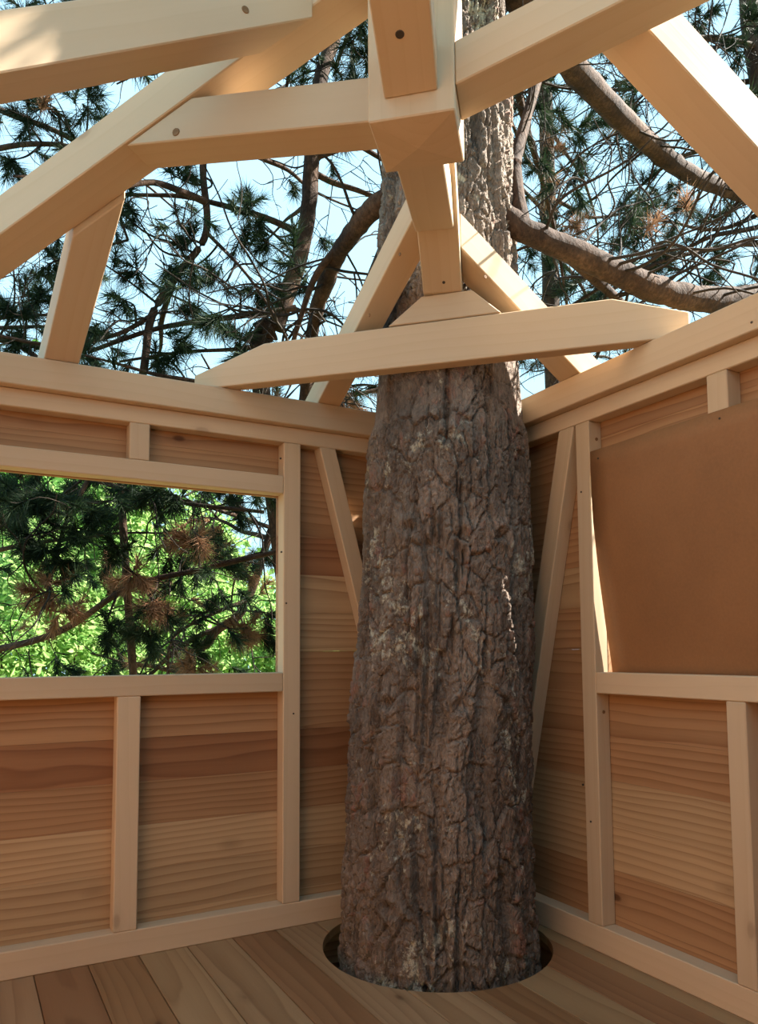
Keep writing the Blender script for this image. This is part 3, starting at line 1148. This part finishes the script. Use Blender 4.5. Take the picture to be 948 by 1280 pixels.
def side_pine(label, trunk_pts, r_a, r_b, limbs, n_rand, zr, azr, Lr, n_sub, seed, tuft=60, bare=0.25, dead=0.04, group=None, droop=0.02):
    """a neighbouring pine: trunk, limbs seen in the photo, further branches up its height"""
    base = np.array(trunk_pts[0])
    t = tag(empty('slender_pine', tuple(base)), label, 'tree')
    tp = limb('trunk', trunk_pts, r_a, r_b, t, k=12, n=8, knob=0.3)
    tw, nd, dd_ = Bag(), Bag(), Bag()
    paths = [tp]
    solid(tp, r_a, r_b, label)
    for pts, ra, rb, ns in limbs:
        p = limb('branch', pts, ra, rb, t, k=7, n=7, knob=0.3)
        paths.append(p)
        solid(p, ra, rb, label)
        dress(p, max(ra * 0.6, 0.008), tw, nd, dd_, ns, 0.6, tuft, dead, 0.1, bare)
    for i in range(n_rand):
        z = RNG.uniform(*zr)
        j = int(np.argmin(np.abs(tp[:, 2] - z)))
        a = math.radians(RNG.uniform(*azr))
        D = np.array([math.sin(a), math.cos(a), RNG.uniform(-0.25, 0.35)])
        p = clip_path(smooth_path(wander(tp[j], D, RNG.uniform(*Lr), 6, 0.3, droop), 4), 0.02, label)
        solid(p, 0.022, 0.006, label)
        V, F = tube(p, np.linspace(0.022, 0.006, len(p)), 6)
        link('branch', np_mesh('branch', V, F), M_LIMB, t)
        dress(p, 0.014, tw, nd, dd_, n_sub, 0.55, tuft, dead, 0.15, bare)
    tw.build('twigs', M_TWIG, t)
    nd.build('needles', M_NEEDLE, t, smooth=False)
    dd_.build('dry_needles', M_DEAD, t, smooth=False)
    return t, paths


def clumps(t, src, lst, frac_dead=0.0, nb=5, size=0.11, tn=60):
    """needle clumps where the photo shows them, each on a curved twig from the nearest of the given branches"""
    S = np.vstack(src)
    tw, nd, dd_ = Bag(), Bag(), Bag()
    for px, py, w in lst:
        P = at(px, py, w)
        j = int(np.argmin(np.linalg.norm(S - P, axis=1)))
        A = S[j]
        mid = 0.5 * (A + P) + RNG.normal(size=3) * 0.12 * np.linalg.norm(P - A)
        p = smooth_path([A, mid, P], 7)
        tw.add(*tube(p, np.linspace(0.008, 0.004, len(p)), 5))
        bag = dd_ if RNG.uniform() < frac_dead else nd
        T = unit(p[-1] - p[-3])
        for k in range(nb):
            D = unit(T * 0.5 + RNG.normal(size=3) * 0.75 + np.array([0, 0, -0.15]))
            q = smooth_path(wander(p[-1 - int(RNG.integers(0, 3))], D, 0.11, 3, 0.3), 3)
            tw.add(*tube(q, np.linspace(0.004, 0.002, len(q)), 3))
            needle_tuft(bag, q[-1], q[-1] - q[-2], tn, size, 80)
    tw.build('twigs', M_TWIG, t)
    nd.build('needles', M_NEEDLE, t, smooth=False)
    dd_.build('dry_needles', M_DEAD, t, smooth=False)


def ground_below(P, drift=(0, 0)):
    return np.array([P[0] + drift[0], P[1] + drift[1], -2.8])


# leaning slender pine behind the window wall (dark stems left of the trunk)
q = pxl([(325, 470, 4.8), (345, 410, 4.8), (372, 330, 4.85), (386, 260, 4.9), (390, 195, 4.95), (402, 95, 5.1), (425, 20, 5.3), (450, -120, 5.8)])
tA, sA = side_pine('slender leaning pine with reddish stem behind the window wall beside the big trunk',
          [ground_below(q[0], (0.95, 0.4)), 0.5 * (ground_below(q[0], (0.95, 0.4)) + q[0])] + q, 0.06, 0.045,
          [(pxl([(370, 385, 4.8), (300, 395, 4.7), (200, 410, 4.6), (110, 440, 4.5)]), 0.022, 0.012, 8),
           (pxl([(340, 425, 4.8), (300, 436, 4.7), (230, 440, 4.6), (150, 452, 4.6)]), 0.016, 0.008, 6),
           (pxl([(389, 200, 4.95), (440, 180, 4.9), (475, 150, 4.8)]), 0.018, 0.010, 6)],
          8, (1.9, 6.0), (0, 360), (0.9, 1.8), 6, 1, 55, 0.6, 0.0)
# thin crooked pine further along the window wall
q = pxl([(150, 560, 4.4), (178, 470, 4.4), (190, 395, 4.45), (225, 340, 4.5), (258, 290, 4.55), (254, 210, 4.6), (262, 120, 4.7), (280, 0, 4.9)])
tB, sB = side_pine('thin crooked pine behind the window wall with bare curved stem',
          [ground_below(q[0], (0.45, 0.2)), 0.5 * (ground_below(q[0], (0.45, 0.2)) + q[0])] + q, 0.024, 0.02,
          [(pxl([(190, 395, 4.45), (140, 420, 4.3), (60, 430, 4.2), (0, 420, 4.1)]), 0.014, 0.008, 8),
           (pxl([(258, 290, 4.55), (310, 345, 4.5), (360, 420, 4.5)]), 0.012, 0.006, 7)],
          8, (1.9, 5.2), (0, 360), (0.7, 1.5), 6, 2, 55, 0.6, 0.0)
# bushy pine beyond the open window, its lower boughs hang in front of the opening
q = pxl([(-160, 900, 5.0), (-130, 640, 5.0), (-90, 420, 5.0), (-50, 220, 5.1), (-20, 60, 5.2), (0, -160, 5.6)])
tC, sC = side_pine('bushy dark pine with drooping boughs outside the open window', [ground_below(q[0])] + q, 0.10, 0.06,
          [(pxl([(-100, 830, 4.9), (60, 795, 4.5), (160, 735, 4.3), (250, 712, 4.2), (345, 690, 4.1)]), 0.024, 0.012, 20),
           (pxl([(-110, 500, 5.0), (0, 520, 4.7), (100, 590, 4.4), (210, 625, 4.3), (330, 640, 4.2)]), 0.022, 0.010, 24),
           (pxl([(-80, 400, 5.0), (0, 420, 4.6), (70, 470, 4.3), (120, 560, 4.1), (80, 660, 4.0), (55, 760, 4.0)]), 0.018, 0.010, 18),
           (pxl([(-60, 200, 5.0), (40, 180, 4.7), (120, 200, 4.6), (160, 300, 4.5)]), 0.02, 0.008, 16),
           (pxl([(-60, 60, 5.0), (60, 40, 4.8), (150, 60, 4.6), (240, 50, 4.5)]), 0.022, 0.010, 18)],
          12, (1.4, 6.0), (20, 160), (1.0, 2.2), 10, 3, 60, 0.35, 0.05)
# pine behind the trunk, seen through the window's trunk-side end
q = pxl([(230, 900, 5.4), (262, 800, 5.4), (305, 760, 5.4), (340, 660, 5.5), (372, 560, 5.6), (440, 400, 5.8), (520, 200, 6.2)])
tD, sD = side_pine('twiggy half-dead pine leaning behind the window end nearest the trunk', [ground_below(q[0])] + q, 0.035, 0.022,
          [(pxl([(340, 660, 5.5), (280, 640, 5.2), (220, 625, 5.0), (150, 640, 4.8)]), 0.016, 0.008, 16),
           (pxl([(310, 750, 5.4), (260, 770, 5.2), (215, 800, 5.0), (210, 860, 5.0)]), 0.016, 0.008, 12)],
          9, (0.6, 3.4), (180, 360), (0.7, 1.5), 10, 4, 55, 0.45, 0.22)
# pines beyond the brown board wall
q = pxl([(1010, 760, 6.0), (990, 400, 6.0), (965, 180, 6.1), (940, 20, 6.3), (920, -180, 6.8)])
tE, sE = side_pine('pine with thick side limbs beyond the brown board wall', [ground_below(q[0])] + q, 0.15, 0.07,
          [(pxl([(960, 150, 6.1), (900, 95, 5.7), (850, 90, 5.5), (800, 60, 5.3)]), 0.03, 0.012, 16),
           (pxl([(950, 60, 6.2), (900, 48, 6.0), (860, 45, 5.8), (800, 20, 5.6)]), 0.03, 0.012, 16),
           (pxl([(975, 300, 6.0), (900, 310, 5.6), (820, 330, 5.3), (740, 380, 5.2)]), 0.022, 0.010, 20)],
          15, (1.8, 6.5), (200, 340), (1.2, 2.8), 12, 5, 60, 0.65, 0.0)
tF, sF = side_pine(FLAB, [ground_below(qF[0])] + qF, 0.10, 0.05,
          [], 20, (1.8, 8.0), (60, 330), (1.0, 2.6), 12, 6, 60, 0.7, 0.0)
def bare_twigs(t, src, n, Lr, droop, up=0.0):
    """long thin dead twigs, curved, some forked"""
    S = np.vstack(src)
    tw = Bag()
    for _ in range(n):
        P = S[int(RNG.integers(0, len(S)))]
        a = RNG.uniform(0, 2 * np.pi)
        D = np.array([math.cos(a), math.sin(a), RNG.uniform(-0.5, 0.5)])
        L = RNG.uniform(*Lr)
        p = smooth_path(wander(P, D, L, 7, 0.55, droop, up), 4)
        cc = np.stack([np.interp(p[:, 2], PT[:, 0], PT[:, i]) for i in (1, 2)], 1)
        side_on = np.linalg.norm(p[:, :2] - cc, axis=1) < 0.34
        if t is pine and side_on.any():
            continue
        tw.add(*tube(p, np.linspace(0.0075, 0.003, len(p)), 5))
        for _k in range(RNG.integers(1, 4)):
            j = int(RNG.uniform(0.2, 0.8) * (len(p) - 1))
            D2 = unit(unit(p[j + 1] - p[j]) + RNG.normal(size=3) * 0.7)
            q = smooth_path(wander(p[j], D2, L * RNG.uniform(0.25, 0.6), 5, 0.6, droop), 3)
            tw.add(*tube(q, np.linspace(0.0045, 0.002, len(q)), 4))
    tw.build('twigs', M_TWIG, t)


bare_twigs(pine, [L1[15:], L2[12:], L3[8:], L6], 34, (0.6, 1.3), 0.04)
bare_twigs(pine, [L4[10:], L5], 10, (0.5, 1.0), 0.02)
bare_twigs(tA, [p_[-30:] for p_ in sA], 15, (0.6, 1.3), 0.05)
bare_twigs(tB, [p_[-30:] for p_ in sB], 12, (0.5, 1.1), 0.05)
bare_twigs(tC, sC[1:], 24, (0.6, 1.3), 0.04)
bare_twigs(tD, sD[1:], 20, (0.5, 1.0), 0.04)
bare_twigs(tE, sE[1:], 34, (0.8, 1.8), 0.03)
bare_twigs(tF, [sF[0][20:]], 40, (1.0, 2.4), 0.02)
clumps(tA, sA, [(290, 240, 4.6), (300, 300, 4.6), (320, 360, 4.6), (350, 375, 4.7), (300, 425, 4.7), (420, 445, 4.9), (330, 300, 4.7),
                (440, 110, 4.8), (460, 60, 4.8), (410, 150, 4.9), (460, 420, 5.0), (315, 265, 4.6)])
clumps(tB, sB, [(222, 222, 4.5), (170, 335, 4.4), (155, 375, 4.3), (270, 350, 4.5), (245, 385, 4.4), (195, 450, 4.4), (130, 330, 4.3),
                (160, 255, 4.4), (115, 420, 4.3), (240, 300, 4.5), (220, 440, 4.4)])
clumps(tC, sC, [(60, 130, 4.5), (95, 200, 4.5), (30, 150, 4.5), (15, 200, 4.5), (110, 120, 4.5), (20, 390, 4.4), (60, 330, 4.4), (15, 310, 4.4),
                (90, 15, 4.6), (160, 10, 4.6), (30, 10, 4.6), (50, 370, 4.4), (25, 430, 4.4)], 0.0, 6)
clumps(tC, sC, [(20, 620, 3.9), (50, 640, 3.9), (75, 625, 3.9), (95, 660, 3.9), (40, 670, 3.9), (110, 640, 4.0), (60, 690, 3.9), (185, 795, 4.1),
                (140, 795, 4.1), (190, 620, 4.1), (160, 612, 4.1), (220, 618, 4.1), (75, 700, 3.9), (145, 685, 4.1)], 0.0, 7)
clumps(tC, sC, [(65, 735, 3.9), (50, 742, 3.9), (165, 715, 4.1), (190, 750, 4.1), (240, 680, 4.2), (80, 765, 4.0)], 1.0, 5)
clumps(tD, sD, [(262, 765, 4.9), (245, 810, 4.9), (335, 770, 5.0), (340, 800, 5.0), (300, 640, 5.1), (330, 700, 5.2), (280, 690, 5.0)], 0.0, 6)
clumps(tD, sD, [(305, 795, 4.9), (312, 785, 4.9), (245, 835, 4.9), (305, 715, 5.0)], 1.0, 6)
clumps(tE, sE, [(930, 120, 5.6), (880, 20, 5.6), (920, 180, 5.6), (900, 330, 5.4), (880, 360, 5.4), (840, 310, 5.3), (800, 290, 5.3), (920, 60, 5.7),
                (940, 20, 5.7), (780, 260, 5.3), (760, 360, 5.2)], 0.0, 6)
clumps(tF, sF, [(700, 170, 6.2), (690, 240, 6.2), (720, 280, 6.3), (780, 180, 6.3), (740, 120, 6.3), (810, 230, 6.4), (670, 310, 6.2), (660, 420, 6.4),
                (680, 440, 6.4), (730, 210, 6.4), (800, 130, 6.4), (850, 260, 6.4), (700, 350, 6.3)], 0.05, 6, 0.13)
# ------------------------------------------------------------------ broad-leaved shrubs seen through the window
def shrub(label, c, rad, n_leaf, mat, size, seed):
    c = np.array(c, float)
    rad = np.array(rad, float)
    t = tag(empty('leafy_shrub', (c[0], c[1], -2.8)), label, 'shrub')
    tw, lf = Bag(), Bag()
    nst = 9
    blobs = []
    for i in range(nst):
        tgt = c + rad * unit(RNG.normal(size=3)) * RNG.uniform(0.3, 0.85)
        p = smooth_path([np.array([c[0] + RNG.normal() * 0.1, c[1] + RNG.normal() * 0.1, -2.8]),
                         0.5 * (np.array([c[0], c[1], -2.8]) + tgt) + RNG.normal(size=3) * 0.15, tgt], 6)
        V, F = tube(p, np.linspace(0.03, 0.008, len(p)), 5)
        link('stem', np_mesh('stem', V, F), M_LIMB, t)
        blobs.append(tgt)
    for i in range(46):
        blobs.append(c + rad * unit(RNG.normal(size=3)) * RNG.uniform(0.2, 1.0) ** 0.5)
    blobs = np.array(blobs)
    b = blobs[RNG.integers(0, len(blobs), n_leaf)]
    P = b + RNG.normal(size=(n_leaf, 3)) * rad.mean() * 0.16
    N = RNG.normal(size=(n_leaf, 3)) + np.array([0.4, -0.5, 0.9])
    N /= np.linalg.norm(N, axis=1)[:, None]
    A = np.cross(N, RNG.normal(size=(n_leaf, 3)))
    A /= np.linalg.norm(A, axis=1)[:, None]
    B = np.cross(N, A)
    s = size * RNG.uniform(0.6, 1.2, n_leaf)[:, None]
    # six-sided pointed leaf folded along its rib
    tip1, tip2 = P + A * s, P - A * s
    l1, l2 = P + A * s * 0.25 + B * s * 0.5 + N * s * 0.12, P + A * s * 0.25 - B * s * 0.5 + N * s * 0.12
    V = np.stack([tip2, l1, tip1, l2], 1).reshape(-1, 3)
    i = np.arange(n_leaf)[:, None] * 4
    lf.add(V, np.vstack([np.hstack([i, i + 1, i + 2]), np.hstack([i, i + 2, i + 3])]))
    lf.build('leaves', mat, t, smooth=False)


def shrub_px(label, px, py, w, rad, n, mat, size, seed):
    shrub(label, at(px, py, w), rad, n, mat, size, seed)


shrub_px('bright green leafy shrub outside the open window below the pine boughs', 40, 790, 7.0, (1.0, 0.9, 0.9), 13000, M_LEAF, 0.046, 1)
shrub_px('leafy shrub with sunlit crown behind the middle of the open window', 175, 700, 8.5, (1.0, 1.0, 1.3), 13000, M_LEAF, 0.052, 2)
shrub_px('low leafy shrub behind the window end nearest the trunk', 300, 830, 8.0, (1.0, 1.0, 0.75), 11000, M_LEAF, 0.046, 3)
shrub_px('tall darker leafy tree far behind the open window', -10, 640, 11.0, (1.6, 1.5, 2.2), 8000, M_LEAF2, 0.10, 4)
shrub_px('pale green leafy tree far behind the window shrubs', 210, 760, 13.0, (2.2, 1.5, 1.6), 8000, M_LEAF, 0.10, 5)
shrub_px('leafy tree far behind the big pine trunk', 520, 760, 13.0, (2.4, 1.6, 1.7), 5000, M_LEAF2, 0.11, 6)
shrub_px('leafy tree far beyond the brown board wall', 860, 800, 12.0, (2.4, 1.6, 1.4), 4000, M_LEAF, 0.11, 7)
